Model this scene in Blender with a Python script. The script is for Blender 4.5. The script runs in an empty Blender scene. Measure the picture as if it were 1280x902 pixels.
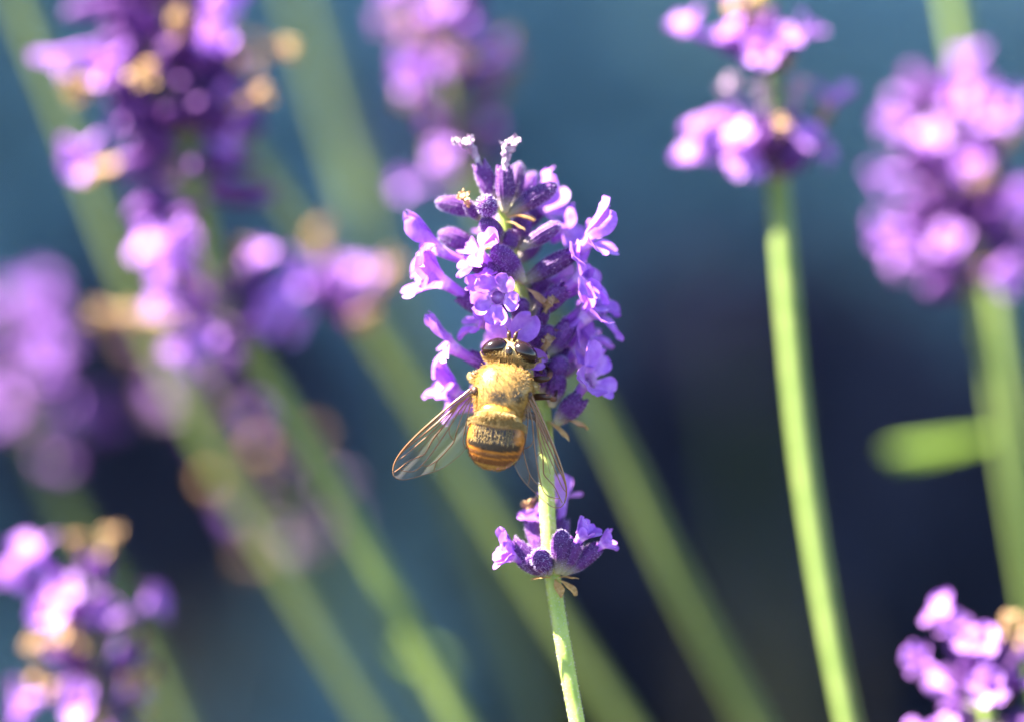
# Lavender in a garden with a hoverfly.  1 Blender unit = 1 cm.
import bpy, math, random
from mathutils import Vector, Matrix, noise
R = math.radians
rnd = random.Random(7)
sc = bpy.context.scene
col = sc.collection
sc.unit_settings.scale_length = 0.01

# ------------------------------------------------------------------ camera
PITCH = R(20)
DIST = 40.0                     # lens to focus reference plane, cm
PXCM = 130.0                    # photograph pixels per cm on that plane
AX = Vector((1, 0, 0))
AU = Vector((0, math.sin(PITCH), math.cos(PITCH)))
AF = Vector((0, math.cos(PITCH), -math.sin(PITCH)))
AIM = Vector((0, 0, 45.0))
CAM = AIM - AF * DIST
cd = bpy.data.cameras.new('camera')
cam = bpy.data.objects.new('camera', cd)
col.objects.link(cam)
cam.location = CAM
cam.rotation_euler = (math.pi / 2 - PITCH, 0, 0)
cd.sensor_width = 36
cd.lens = 36 * DIST / (1280 / PXCM)
cd.clip_start = 0.5
cd.clip_end = 200000
cd.dof.use_dof = True
cd.dof.focus_distance = DIST - 0.55
cd.dof.aperture_fstop = cd.lens * 1e-3 / 2.3      # a 2.3 cm wide lens opening
cd.dof.aperture_blades = 0
sc.camera = cam

# ------------------------------------------------------------------ light
SUN = (AX * -0.62 + AU * 0.76 - AF * 0.10).normalized()   # towards the sun
elev = math.asin(SUN.z)
az = math.atan2(SUN.x, SUN.y)
w = bpy.data.worlds.new('World')
sc.world = w
w.use_nodes = True
nt = w.node_tree
sky = nt.nodes.new('ShaderNodeTexSky')
sky.sky_type = 'NISHITA'
sky.sun_disc = False
sky.sun_elevation = elev
sky.sun_rotation = az
sky.air_density = 1.0
sky.dust_density = 0.3
sky.ozone_density = 2.0
bg = nt.nodes['Background']
nt.links.new(sky.outputs[0], bg.inputs[0])
bg.inputs[1].default_value = 0.05
sl = bpy.data.lights.new('sun', 'SUN')
sl.energy = 5.0
sl.angle = R(0.53)
sl.color = (1.0, 0.93, 0.82)
so = bpy.data.objects.new('sun', sl)
col.objects.link(so)
so.rotation_euler = SUN.to_track_quat('Z', 'Y').to_euler()
so.location = AIM + SUN * 300
sc.view_settings.view_transform = 'Standard'
sc.view_settings.look = 'None'
sc.view_settings.gamma = 1
sc.view_settings.exposure = 3.36
sc.view_settings.use_curve_mapping = False
sc.render.engine = 'CYCLES'
sc.cycles.use_denoising = True
sc.cycles.max_bounces = 10
sc.cycles.transparent_max_bounces = 24
sc.cycles.sample_clamp_indirect = 6

# ------------------------------------------------------------------ helpers
def P(px, py, d=0.0):
    """world point seen at photograph pixel (px,py), d cm behind the reference plane"""
    k = (DIST + d) / DIST
    return CAM + AF * (DIST + d) + AX * ((px - 640) / PXCM * k) + AU * (-(py - 451) / PXCM * k)

def cv(r, u, t):
    """direction from right / up / towards-lens components"""
    return (AX * r + AU * u - AF * t).normalized()

def mesh_data(name, verts, faces, mat, smooth=True, cols=None, mats=None, fm=None):
    me = bpy.data.meshes.new(name)
    me.from_pydata([tuple(v) for v in verts], [], faces)
    for m in ([mat] if mats is None else mats):
        me.materials.append(m)
    if fm:
        me.polygons.foreach_set('material_index', fm)
    if smooth:
        me.polygons.foreach_set('use_smooth', [True] * len(me.polygons))
    if cols is not None:
        a = me.color_attributes.new('tint', 'FLOAT_COLOR', 'POINT')
        flat = []
        for c in cols:
            flat += [c[0], c[1], c[2], 1.0]
        a.data.foreach_set('color', flat)
    me.update()
    return me

def put(name, me, parent=None, mtx=None):
    o = bpy.data.objects.new(name, me)
    col.objects.link(o)
    if parent:
        o.parent = parent
    if mtx is not None:
        o.matrix_local = mtx
    return o

def empty(name, loc):
    o = bpy.data.objects.new(name, None)
    col.objects.link(o)
    o.empty_display_size = 0.3
    o.location = loc
    return o

def tag(o, label=None, cat=None, group=None, kind=None):
    for k, v in (('label', label), ('category', cat), ('group', group), ('kind', kind)):
        if v:
            o[k] = v
    return o

def smooth_path(pts, n):
    """Catmull-Rom through pts -> n+1 samples; pts are tuples of floats"""
    m = len(pts)
    out = []
    for i in range(n + 1):
        t = i / n * (m - 1)
        k = min(int(t), m - 2)
        f = t - k
        p0 = pts[max(k - 1, 0)]; p1 = pts[k]; p2 = pts[k + 1]; p3 = pts[min(k + 2, m - 1)]
        out.append(tuple(0.5 * (2 * b + (c - a) * f + (2 * a - 5 * b + 4 * c - e) * f * f + (3 * b - a - 3 * c + e) * f ** 3)
                         for a, b, c, e in zip(p0, p1, p2, p3)))
    return out

def tube(pts, radii, seg=8, square=0.0, twist=0.0, cap=True):
    pts = [Vector(p) for p in pts]
    V, F = [], []
    n = len(pts)
    ref = Vector((0.3, 0.9, 0.1))
    for i, p in enumerate(pts):
        t = (pts[min(i + 1, n - 1)] - pts[max(i - 1, 0)]).normalized()
        a = ref - t * ref.dot(t)
        if a.length < 1e-4:
            a = t.orthogonal()
        a.normalize()
        ref = a
        b = t.cross(a)
        for s in range(seg):
            th = 2 * math.pi * s / seg + twist * i
            r = radii[i] * (1 + square * math.cos(4 * th))
            V.append(p + (a * math.cos(th) + b * math.sin(th)) * r)
    for i in range(n - 1):
        for s in range(seg):
            s2 = (s + 1) % seg
            F.append((i * seg + s, i * seg + s2, (i + 1) * seg + s2, (i + 1) * seg + s))
    if cap:
        F.append(tuple(range(seg - 1, -1, -1)))
        F.append(tuple((n - 1) * seg + s for s in range(seg)))
    return V, F

class MB:
    def __init__(s): s.v = []; s.f = []; s.c = []
    def add(s, V, F, c=None):
        k = len(s.v); s.v += [Vector(v) for v in V]; s.f += [tuple(i + k for i in f) for f in F]
        if c is not None: s.c += [c] * len(V)

def hairs(roots, lens, rad, lean, rng, colf=None, bend=0.35):
    """thin three-sided bent hairs.  roots: list of (point, normal)"""
    V, F, Cc = [], [], []
    for (p, nrm) in roots:
        L = lens * rng.uniform(0.6, 1.25)
        d = (nrm + lean + Vector((rng.gauss(0, .28), rng.gauss(0, .28), rng.gauss(0, .28)))).normalized()
        d2 = (d + lean * bend + Vector((rng.gauss(0, .2), rng.gauss(0, .2), rng.gauss(0, .2)))).normalized()
        a = d.orthogonal().normalized(); b = d.cross(a)
        k = len(V)
        for j in range(3):
            th = 2.094 * j
            V.append(p + (a * math.cos(th) + b * math.sin(th)) * rad)
        mid = p + d * L * .55
        for j in range(3):
            th = 2.094 * j
            V.append(mid + (a * math.cos(th) + b * math.sin(th)) * rad * .8)
        V.append(mid + d2 * L * .45)
        for j in range(3):
            j2 = (j + 1) % 3
            F.append((k + j, k + j2, k + 3 + j2, k + 3 + j))
            F.append((k + 3 + j, k + 3 + j2, k + 6))
        if colf:
            c = colf(p, rng)
            Cc += [c] * 7
    return V, F, (Cc if colf else None)

# ------------------------------------------------------------------ materials
def new_mat(name):
    m = bpy.data.materials.new(name)
    m.use_nodes = True
    n = m.node_tree
    n.nodes.clear()
    out = n.nodes.new('ShaderNodeOutputMaterial')
    return m, n, out

def ramp(n, fac, stops):
    r = n.nodes.new('ShaderNodeValToRGB')
    el = r.color_ramp.elements
    while len(el) < len(stops):
        el.new(0.5)
    for e, (p, c) in zip(el, stops):
        e.position = p; e.color = (*c, 1)
    n.links.new(fac, r.inputs[0])
    return r.outputs[0]

def tex_noise(n, scale, detail=3, rough=.5):
    tc = n.nodes.new('ShaderNodeTexCoord')
    t = n.nodes.new('ShaderNodeTexNoise')
    t.inputs['Scale'].default_value = scale
    t.inputs['Detail'].default_value = detail
    t.inputs['Roughness'].default_value = rough
    n.links.new(tc.outputs['Object'], t.inputs['Vector'])
    return t.outputs['Fac']

def mixc(n, fac, a, b, mode='MIX'):
    m = n.nodes.new('ShaderNodeMix'); m.data_type = 'RGBA'; m.blend_type = mode
    for s, v in ((m.inputs[0], fac), (m.inputs[6], a), (m.inputs[7], b)):
        if isinstance(v, (int, float)): s.default_value = v
        elif isinstance(v, tuple): s.default_value = (*v, 1)
        else: n.links.new(v, s)
    return m.outputs[2]

def bump(n, h, strength, dist=0.01):
    b = n.nodes.new('ShaderNodeBump')
    b.inputs['Strength'].default_value = strength
    b.inputs['Distance'].default_value = dist
    n.links.new(h, b.inputs['Height'])
    return b.outputs[0]

def leafy(name, c1, c2, scale=6, trans=0.35, rough=.5, spec=.3, tcol=None, bmp=.3, zgrad=None, attr=False, tintvar=0.0, emb=0.004):
    """surface that also lets light through (petals, leaves, stems)"""
    m, n, out = new_mat(name)
    nf = tex_noise(n, scale, 4, .6)
    c = ramp(n, nf, [(.32, c1), (.68, c2)])
    if zgrad:
        tc = n.nodes.new('ShaderNodeTexCoord')
        sx = n.nodes.new('ShaderNodeSeparateXYZ')
        n.links.new(tc.outputs['Object'], sx.inputs[0])
        mr = n.nodes.new('ShaderNodeMapRange')
        mr.inputs['From Min'].default_value = zgrad[0]
        mr.inputs['From Max'].default_value = zgrad[1]
        n.links.new(sx.outputs[2], mr.inputs[0])
        c = mixc(n, mr.outputs[0], zgrad[2], c)
    if attr:
        at = n.nodes.new('ShaderNodeAttribute'); at.attribute_name = 'tint'
        c = mixc(n, 1.0, c, at.outputs['Color'], 'MULTIPLY')
    if tintvar:
        oi = n.nodes.new('ShaderNodeObjectInfo')
        hs = n.nodes.new('ShaderNodeHueSaturation')
        mr = n.nodes.new('ShaderNodeMapRange')
        mr.inputs['To Min'].default_value = 1 - tintvar
        mr.inputs['To Max'].default_value = 1 + tintvar
        n.links.new(oi.outputs['Random'], mr.inputs[0])
        n.links.new(mr.outputs[0], hs.inputs['Value'])
        n.links.new(c, hs.inputs['Color'])
        c = hs.outputs[0]
    p = n.nodes.new('ShaderNodeBsdfPrincipled')
    n.links.new(c, p.inputs['Base Color'])
    p.inputs['Roughness'].default_value = rough
    p.inputs['Specular IOR Level'].default_value = spec
    if bmp:
        bb = bump(n, nf, bmp, emb)
        n.links.new(bb, p.inputs['Normal'])
    t = n.nodes.new('ShaderNodeBsdfTranslucent')
    if tcol:
        tcm = mixc(n, 1.0, c, tcol, 'MULTIPLY')
        n.links.new(tcm, t.inputs[0])
    else:
        n.links.new(c, t.inputs[0])
    mx = n.nodes.new('ShaderNodeMixShader')
    mx.inputs[0].default_value = trans
    n.links.new(p.outputs[0], mx.inputs[1])
    n.links.new(t.outputs[0], mx.inputs[2])
    n.links.new(mx.outputs[0], out.inputs[0])
    return m

M = {}
M['petal'] = leafy('petal_violet', (.37, .12, .66), (.55, .26, .80), 11, .36, .45, .35, tintvar=.14, bmp=.35, attr=True)
M['petal_soft'] = leafy('petal_violet_plain', (.40, .145, .62), (.57, .29, .76), 7, .36, .5, .3, tintvar=.2, bmp=.2)
M['calyx'] = leafy('calyx_purple', (.07, .017, .125), (.15, .045, .22), 14, .10, .6, .25, zgrad=(.02, .26, (.46, .44, .26)), bmp=.5, tintvar=.25)
M['fuzz'] = leafy('calyx_fuzz', (.62, .48, .80), (.80, .70, .92), 20, .4, .5, .3, bmp=0)
M['stem'] = leafy('stem_green', (.155, .235, .052), (.24, .31, .085), 5, .22, .5, .3, bmp=.25)
M['stem_lit'] = leafy('stem_green_sunlit', (.34, .45, .09), (.48, .56, .15), 5, .25, .45, .35, bmp=.3)  # brighter copy of the stem green: sunlight on the main stem put into colour
M['stem_dull'] = leafy('stem_green_darker', (.115, .165, .042), (.18, .225, .062), 4, .22, .5, .3, bmp=.25)  # darker copy of the stem green for the rear stalks
M['dry'] = leafy('withered_tan', (.42, .24, .11), (.66, .46, .26), 16, .35, .7, .2, bmp=.6, tintvar=.15)
M['dry_pale'] = leafy('withered_pale', (.24, .11, .27), (.74, .62, .70), 13, .35, .7, .2, bmp=.8)
M['bract'] = leafy('bract_brown', (.45, .25, .08), (.70, .48, .22), 14, .4, .6, .25, bmp=.5)
M['leaf'] = leafy('leaf_green', (.17, .29, .035), (.26, .38, .06), 5, .4, .5, .3, bmp=.2)
M['silver_leaf'] = leafy('silvery_leaf', (.215, .365, .41), (.40, .57, .62), .25, .2, .6, .25, bmp=0)
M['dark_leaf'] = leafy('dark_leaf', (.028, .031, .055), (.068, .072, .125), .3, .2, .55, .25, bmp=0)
M['shade_hedge_leaf'] = leafy('shade_hedge_leaf', (.03, .06, .02), (.07, .11, .035), .08, .25, .5, .3, bmp=0)
M['wood'] = leafy('woody_twig', (.10, .07, .05), (.2, .15, .10), 2, 0, .8, .2, bmp=.4)

m, n, out = new_mat('garden_soil')
f1 = tex_noise(n, .12, 8, .65)
c = ramp(n, f1, [(.3, (.022, .016, .013)), (.55, (.05, .038, .03)), (.8, (.10, .08, .062))])
p = n.nodes.new('ShaderNodeBsdfPrincipled')
n.links.new(c, p.inputs['Base Color'])
p.inputs['Roughness'].default_value = .95
p.inputs['Specular IOR Level'].default_value = .1
n.links.new(bump(n, tex_noise(n, .6, 8, .7), .8, 1.0), p.inputs['Normal'])
n.links.new(p.outputs[0], out.inputs[0])
M['soil'] = m

# ------------------------------------------------------------------ the setting
G = 40000
nseg = 8
me = mesh_data('ground', [(-G, -G, 0), (G, -G, 0), (G, G, 0), (-G, G, 0)], [(0, 1, 2, 3)], M['soil'], False)
tag(put('ground', me), 'dark garden soil under the plants', None, None, 'structure')

def leaf_cloud(count, place, size, aspect, rng):
    """many folded leaves (4 triangles each)"""
    V, F = [], []
    for _ in range(count):
        p, out_dir = place()
        L = size * rng.uniform(.6, 1.3)
        W = L * aspect * rng.uniform(.8, 1.2)
        d = (out_dir + Vector((rng.gauss(0, .45), rng.gauss(0, .45), rng.gauss(.25, .45)))).normalized()
        s = d.cross(Vector((rng.gauss(0, 1), rng.gauss(0, 1), rng.gauss(0, 1)))).normalized()
        nn = d.cross(s)
        k = len(V)
        V += [p, p + d * L * .5 + s * W * .5 + nn * W * .18, p + d * L - nn * L * .12, p + d * L * .5 - s * W * .5 + nn * W * .18, p + d * L * .5]
        F += [(k, k + 1, k + 4), (k + 1, k + 2, k + 4), (k + 2, k + 3, k + 4), (k + 3, k, k + 4)]
    return V, F

# tall hedge added out of view to block the sun from the bed behind
hr = random.Random(3)
HX0, HX1, HY0, HY1, HZ = -150, -78, 60, 430, 172
hedge = empty('added_shade_hedge', ((HX0 + HX1) / 2, (HY0 + HY1) / 2, 0))
tag(hedge, 'unseen tall hedge added to shade the bed behind the lavender', 'hedge')
def shade_hedge_place():
    q = Vector((hr.uniform(HX0, HX1), hr.uniform(HY0, HY1), hr.uniform(0, HZ)))
    a = hr.random()
    if a < .35: q.x = HX1 - abs(hr.gauss(0, 5))
    elif a < .5: q.z = HZ - abs(hr.gauss(0, 6))
    elif a < .6: q.y = HY0 + abs(hr.gauss(0, 5))
    return q - hedge.location, Vector((hr.gauss(.3, .6), hr.gauss(0, .6), hr.gauss(.3, .6)))
V, F = leaf_cloud(19000, shade_hedge_place, 8.5, .5, hr)
fo = put('foliage', mesh_data('shade_hedge_foliage', V, F, M['shade_hedge_leaf'], False), hedge)
fo['kind'] = 'stuff'
for k in range(9):
    y = HY0 + 20 + k * (HY1 - HY0 - 40) / 8
    V, F = tube([(0, y - hedge.location.y, 0), (hr.gauss(0, 3), y - hedge.location.y + hr.gauss(0, 3), 90), (hr.gauss(0, 6), y - hedge.location.y + hr.gauss(0, 5), 140)], [4, 3, 1.2], 8)
    put('trunk', mesh_data('shade_hedge_trunk', V, F, M['wood']), hedge)

def mound(name, label, cat, group, cen, rad, matl, count, size, aspect, seed, flat=.9):
    r_ = random.Random(seed)
    base = Vector((cen.x, cen.y, 0))
    root = empty(name, base)
    tag(root, label, cat, group)
    c0 = cen - base
    tips = []
    for k in range(7):
        th = r_.uniform(0, 6.28); ph = r_.uniform(.1, 1.2)
        tips.append(c0 + Vector((math.cos(th) * math.sin(ph), math.sin(th) * math.sin(ph), math.cos(ph) * flat)) * rad * r_.uniform(.3, .75))
    for tpt in tips:
        a = Vector((r_.gauss(0, 1.2), r_.gauss(0, 1.2), -.5))
        V, F = tube([a, a.lerp(tpt, .5) + Vector((r_.gauss(0, 1), r_.gauss(0, 1), 1)), tpt], [.55, .4, .15], 6)
        put('branch', mesh_data('branch', V, F, M['wood']), root)
    def place():
        t_ = r_.choice(tips)
        d = Vector((r_.gauss(0, 1), r_.gauss(0, 1), r_.gauss(0, 1))).normalized()
        if r_.random() < .55:
            q = t_ + d * rad * .5 * r_.random() ** .4
        else:
            q = c0 + Vector((d.x, d.y, d.z * flat)) * rad * r_.random() ** .45
        if q.z < .3: q.z = .3 + r_.random()
        return q, d
    V, F = leaf_cloud(count, place, size, aspect, r_)
    f_ = put('foliage', mesh_data('foliage', V, F, matl, False), root)
    f_['kind'] = 'stuff'
    return root

GS = 'shaded silvery shrubs behind the lavender'
mound('silver_shrub', 'large pale silvery shrub in shade behind the dark lavender head', 'shrub', GS, P(30, 130, 105), 14.5, M['silver_leaf'], 5200, 2.6, .35, 1)
mound('silver_shrub', 'low silvery shrub in shade beneath the palest blurred flower', 'shrub', GS, P(-40, 640, 95), 9, M['silver_leaf'], 2500, 2.6, .35, 2)
mound('silver_shrub', 'rounded blue-grey shrub in shade behind the hoverfly wing', 'shrub', GS, P(420, 600, 85), 6.5, M['silver_leaf'], 2400, 2.4, .35, 3)
mound('silver_shrub', 'silvery shrub in shade between the bee-like fly stalk and its tall neighbour', 'shrub', GS, P(830, 150, 110), 9.5, M['silver_leaf'], 4200, 2.6, .35, 4)
mound('silver_shrub', 'silvery shrub in shade behind the pinkish top of a distant head', 'shrub', GS, P(640, -60, 130), 9.5, M['silver_leaf'], 2600, 2.6, .35, 5)
mound('silver_shrub', 'dim silvery shrub in shade behind the crowded lavender with the crossing stem', 'shrub', GS, P(1140, 80, 130), 8.0, M['silver_leaf'], 1900, 2.6, .35, 6)
mound('silver_shrub', 'small blue-grey shrub low in shade under the withered-tipped flower', 'shrub', GS, P(330, 900, 80), 6.0, M['silver_leaf'], 1800, 2.4, .35, 8)
GD = 'dark shrubs in deep shade'
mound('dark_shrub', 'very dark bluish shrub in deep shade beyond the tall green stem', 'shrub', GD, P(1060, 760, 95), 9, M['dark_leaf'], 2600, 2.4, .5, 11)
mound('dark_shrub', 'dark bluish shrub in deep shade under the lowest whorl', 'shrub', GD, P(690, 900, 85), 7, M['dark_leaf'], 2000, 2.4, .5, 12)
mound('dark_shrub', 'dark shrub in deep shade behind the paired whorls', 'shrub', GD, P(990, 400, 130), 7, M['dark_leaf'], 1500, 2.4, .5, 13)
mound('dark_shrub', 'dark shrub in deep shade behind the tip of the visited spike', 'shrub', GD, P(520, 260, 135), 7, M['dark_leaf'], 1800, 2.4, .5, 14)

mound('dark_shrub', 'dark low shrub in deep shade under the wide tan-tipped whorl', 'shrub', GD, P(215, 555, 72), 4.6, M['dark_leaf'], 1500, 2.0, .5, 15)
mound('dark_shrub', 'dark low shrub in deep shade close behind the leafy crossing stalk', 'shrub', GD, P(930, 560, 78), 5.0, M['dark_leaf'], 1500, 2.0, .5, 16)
mound('silver_shrub', 'sparse silvery shrub in shade above the green leaf', 'shrub', GS, P(1120, 430, 125), 7.5, M['silver_leaf'], 1100, 2.4, .35, 18)
mound('silver_shrub', 'sparse silvery shrub in shade beyond the leaning stalks', 'shrub', GS, P(620, 640, 100), 5.0, M['silver_leaf'], 1500, 2.4, .35, 19)

mound('silver_shrub', 'small silvery shrub in shade close beyond the pointed petals of the visited spike', 'shrub', GS, P(800, 400, 105), 4.5, M['silver_leaf'], 1000, 2.4, .35, 20)

# ------------------------------------------------------------------ lavender pieces
def calyx_mesh(seed, closed, L=.60, W=.105):
    r_ = random.Random(seed)
    V, F = [], []
    seg, nv = 39, 18
    ph = r_.uniform(0, 6)
    for i in range(nv + 1):
        v = i / nv
        if closed:
            prof = .34 + .66 * math.sin(math.pi * min(v * .72 + .08, 1) ** 1.0) if v < .80 else 0
            prof = (.36 + .64 * math.sin(math.pi * .5 * min(v / .60, 1)) ** 1.2) if v < .6 else math.sqrt(max(0, 1 - ((v - .6) / .405) ** 2.0))
        else:
            prof = (.36 + .64 * math.sin(math.pi * .5 * min(v / .62, 1)) ** 1.2) if v < .62 else 1 - .20 * ((v - .62) / .38) ** 2
        bend = .05 * v * v
        for s in range(seg):
            th = 2 * math.pi * s / seg
            rib = 1 + .10 * math.cos(13 * th) * min(1, v * 3)
            nz = 1 + .07 * noise.noise(Vector((math.cos(th) * 1.5 + seed, math.sin(th) * 1.5, v * 3)))
            rr = W * max(prof, .02) * rib * nz
            zz = L * v
            if not closed and i >= nv - 1:
                zz += .035 * math.cos(5 * th + ph) * (1 if i == nv else .4)
            V.append(Vector((rr * math.cos(th) + bend * .6 * math.cos(ph), rr * math.sin(th) + bend * .6 * math.sin(ph), zz)))
    for i in range(nv):
        for s in range(seg):
            s2 = (s + 1) % seg
            F.append((i * seg + s, i * seg + s2, (i + 1) * seg + s2, (i + 1) * seg + s))
    F.append(tuple(range(seg - 1, -1, -1)))
    if closed:
        F.append(tuple(nv * seg + s for s in range(seg)))
    else:                                    # inner wall of the mouth
        k = len(V)
        for s in range(seg):
            q = V[nv * seg + s]
            V.append(Vector((q.x * .8, q.y * .8, q.z - .02)))
        for s in range(seg):
            q = V[nv * seg + s]
            V.append(Vector((q.x * .7, q.y * .7, L * .7)))
        for s in range(seg):
            s2 = (s + 1) % seg
            F.append((nv * seg + s, nv * seg + s2, k + s2, k + s))
            F.append((k + s, k + s2, k + seg + s2, k + seg + s))
        F.append(tuple(k + seg + s for s in range(seg)))
    return V, F, seg, nv

def calyx_fuzz(V, seg, nv, cnt, seed, L=.60):
    r_ = random.Random(seed + 50)
    roots = []
    for _ in range(cnt):
        i = min(int(nv * (r_.random() ** .7) * .999), nv - 1)
        if i < 2: continue
        s = r_.randrange(seg)
        a, b = V[i * seg + s], V[min(i + 1, nv) * seg + (s + 1) % seg]
        q = a.lerp(b, r_.random())
        axis = Vector((0, 0, q.z))
        nrm = (q - axis)
        nrm = nrm.normalized() if nrm.length > 1e-5 else Vector((0, 0, 1))
        if i > nv * .85: nrm = (nrm + Vector((0, 0, .9))).normalized()
        roots.append((q, nrm))
    return hairs(roots, .030, .0018, Vector((0, 0, .35)), r_)[:2]

CLOSED, OPEN, FUZZ_C, FUZZ_O = [], [], [], []
for k in range(3):
    V, F, sg, nv = calyx_mesh(k, True)
    CLOSED.append(mesh_data('closed_calyx', V, F, M['calyx']))
    hv, hf = calyx_fuzz(V, sg, nv, 480, k)
    FUZZ_C.append(mesh_data('calyx_fuzz', hv, hf, M['fuzz']))
    V, F, sg, nv = calyx_mesh(k + 10, False, W=.10)
    OPEN.append(mesh_data('open_calyx', V, F, M['calyx']))
    hv, hf = calyx_fuzz(V, sg, nv, 400, k + 10)
    FUZZ_O.append(mesh_data('calyx_fuzz', hv, hf, M['fuzz']))

def petal_grid(m, f, u, phi, L, W, rm, fl0, fl1, cup, ruf, rng, nu=9, nv=11, pale=True):
    r = f.cross(u).normalized()
    d = r * math.cos(phi) + u * math.sin(phi)
    t = f.cross(d).normalized()
    V, F, Cc = [], [], []
    c = m + d * rm
    sd = rng.uniform(0, 90)
    twist = rng.gauss(0, .18)
    for i in range(nv):
        v = i / (nv - 1)
        a = fl0 + (fl1 - fl0) * v ** .8
        step = d * math.sin(a) + f * math.cos(a)
        if i: c = c + step * (L / (nv - 1))
        nn = (d * math.cos(a) - f * math.sin(a))
        if v < .55:
            x = v / .55; x = x * x * (3 - 2 * x)
            h = rm * .72 * (1 - x) + W * .5 * x
        else:
            h = W * .5 * math.sqrt(max(0.0, 1 - ((v - .55) / .46) ** 2.4) * .95 + .05)
        tt = t * math.cos(twist * v) + nn * math.sin(twist * v)
        for j in range(nu):
            uu = -1 + 2 * j / (nu - 1)
            q = c + tt * uu * h - nn * cup * h * (uu * uu - .3) * (.3 + v)
            notch = -.12 * L * (1 - abs(uu)) ** 2 * max(0, v - .8) / .2
            q = q + step * notch
            nz = noise.noise(Vector((uu * 1.7 + sd, v * 2.6, sd * .3)))
            q = q + nn * nz * ruf * L * v
            q = q + nn * .10 * L * math.sin(uu * 5 + sd) * max(0, v - .5) * ruf * 4
            V.append(q)
            k = 1.0 - .18 * max(0, 1 - abs(uu) * 4) * (1 - v)      # darker middle vein
            th_ = max(0, 1 - v * 4.5)                             # pale throat
            Cc.append((k + th_ * .5, k + th_ * .8, k + .1 * th_))
    for i in range(nv - 1):
        for j in range(nu - 1):
            F.append((i * nu + j, i * nu + j + 1, (i + 1) * nu + j + 1, (i + 1) * nu + j))
    return V, F, Cc

LOBES = [(62, 1.12, 1.08, 'u'), (118, 1.12, 1.08, 'u'), (195, .92, .95, 'l'), (270, 1.0, 1.0, 'l'), (345, .92, .95, 'l')]

def corolla_geo(b, m, f, up, L, W, fu, flo, rm, rng, cup=.35, ruf=.10):
    """tube from b to mouth m (facing f) and five lobes; returns tube geo and a list of petal geos"""
    u = (up - f * up.dot(f)).normalized()
    ln = (m - b).length
    ctrl = m - f * ln * .5
    pts, rad = [], []
    for i in range(11):
        t = i / 10
        pts.append(b * (1 - t) ** 2 + ctrl * 2 * t * (1 - t) + m * t * t)
        rad.append(rm * (.62 + .38 * t ** 2.5))
    TV, TF = tube(pts, rad, 16, cap=False)
    TF.append(tuple(8 * 16 + q for q in range(16)))          # floor of the throat
    pet = []
    for (ang, kl, kw, lip) in LOBES:
        fl = fu if lip == 'u' else flo
        j = lambda s: rng.gauss(0, s)
        pet.append(petal_grid(m - f * .012, f, u, R(ang + j(5)), L * kl * (1 + j(.08)), W * kw * (1 + j(.08)), rm * .93,
                              R(fl[0] + j(5)), R(fl[1] + j(10)), cup + j(.2), ruf * (1 + j(.3)), rng))
    return (TV, TF), pet

SOFT = []
for k in range(5):
    r_ = random.Random(100 + k)
    (tv, tf), pet = corolla_geo(Vector((0, 0, .45)), Vector((r_.gauss(0, .03), r_.gauss(0, .03), .95)), Vector((r_.gauss(0, .15), -.15, 1)).normalized(),
                                Vector((0, 1, 0)), .26, .25, (10, 50), (35, 100), .075, r_)
    b_ = MB(); b_.add(tv, tf)
    for (pv, pf, pc) in pet: b_.add(pv, pf)
    SOFT.append(mesh_data('corolla', b_.v, b_.f, M['petal_soft']))
WITHER = []
for k in range(4):
    r_ = random.Random(200 + k)
    wp = smooth_path([(0, 0, .45), (r_.gauss(0, .01), 0, .60), (r_.gauss(0, .015), r_.gauss(0, .015), .74), (r_.gauss(0, .025), r_.gauss(0, .025), .84), (r_.gauss(0, .03), r_.gauss(0, .03), .92)], 20)
    V, F = tube(wp, [.062 - .024 * math.sin(math.pi * i / 14) if i < 14 else .055 + .01 * math.sin(i * 2.1) for i in range(21)], 14)
    def crump(v, amp, fq=20):
        return v + Vector((noise.noise(v * fq + Vector((k * 7, 0, 0))), noise.noise(v * fq + Vector((0, k * 5 + 9, 0))), noise.noise(v * fq + Vector((0, 3, k))))) * amp * min(1, max(0, (v.z - .52) * 6))
    b_ = MB(); b_.add([crump(v, .055) for v in V], F)
    for q in range(5):
        (pv, pf, pc) = petal_grid(Vector(wp[18]) + Vector((r_.gauss(0, .015), r_.gauss(0, .015), 0)), Vector((0, 0, 1)), Vector((0, 1, 0)), q * 1.26 + r_.gauss(0, .3), r_.uniform(.09, .15), .09, .04, R(15), R(r_.uniform(30, 190)), .9, .5, r_, 7, 8)
        b_.add([crump(v, .05, 26) for v in pv], pf)
    WITHER.append(mesh_data('withered_corolla', b_.v, b_.f, M['dry'] if k % 2 == 0 else M['dry_pale']))
WPALE = [x for k, x in enumerate(WITHER) if k % 2]
WTAN = [x for k, x in enumerate(WITHER) if k % 2 == 0]

def bract_mesh(seed):
    r_ = random.Random(seed)
    V, F, Cc = petal_grid(Vector((0, 0, 0)), Vector((0, 0, 1)), Vector((0, 1, 0)), R(90), .40, .20, .02, R(40), R(95), .15, .15, r_, 7, 9)
    V = [Vector((v.x * (1 if i < 35 else 1 - .8 * (i // 7 - 5) / 4), v.y, v.z)) for i, v in enumerate(V)]
    return mesh_data('bract', V, F, M['bract'])
BRACT = [bract_mesh(300 + k) for k in range(3)]

def frame(axis, up):
    z = axis.normalized()
    x = up.cross(z)
    if x.length < 1e-3: x = z.orthogonal()
    x.normalize()
    y = z.cross(x)
    return Matrix((x, y, z)).transposed().to_4x4()

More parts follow.
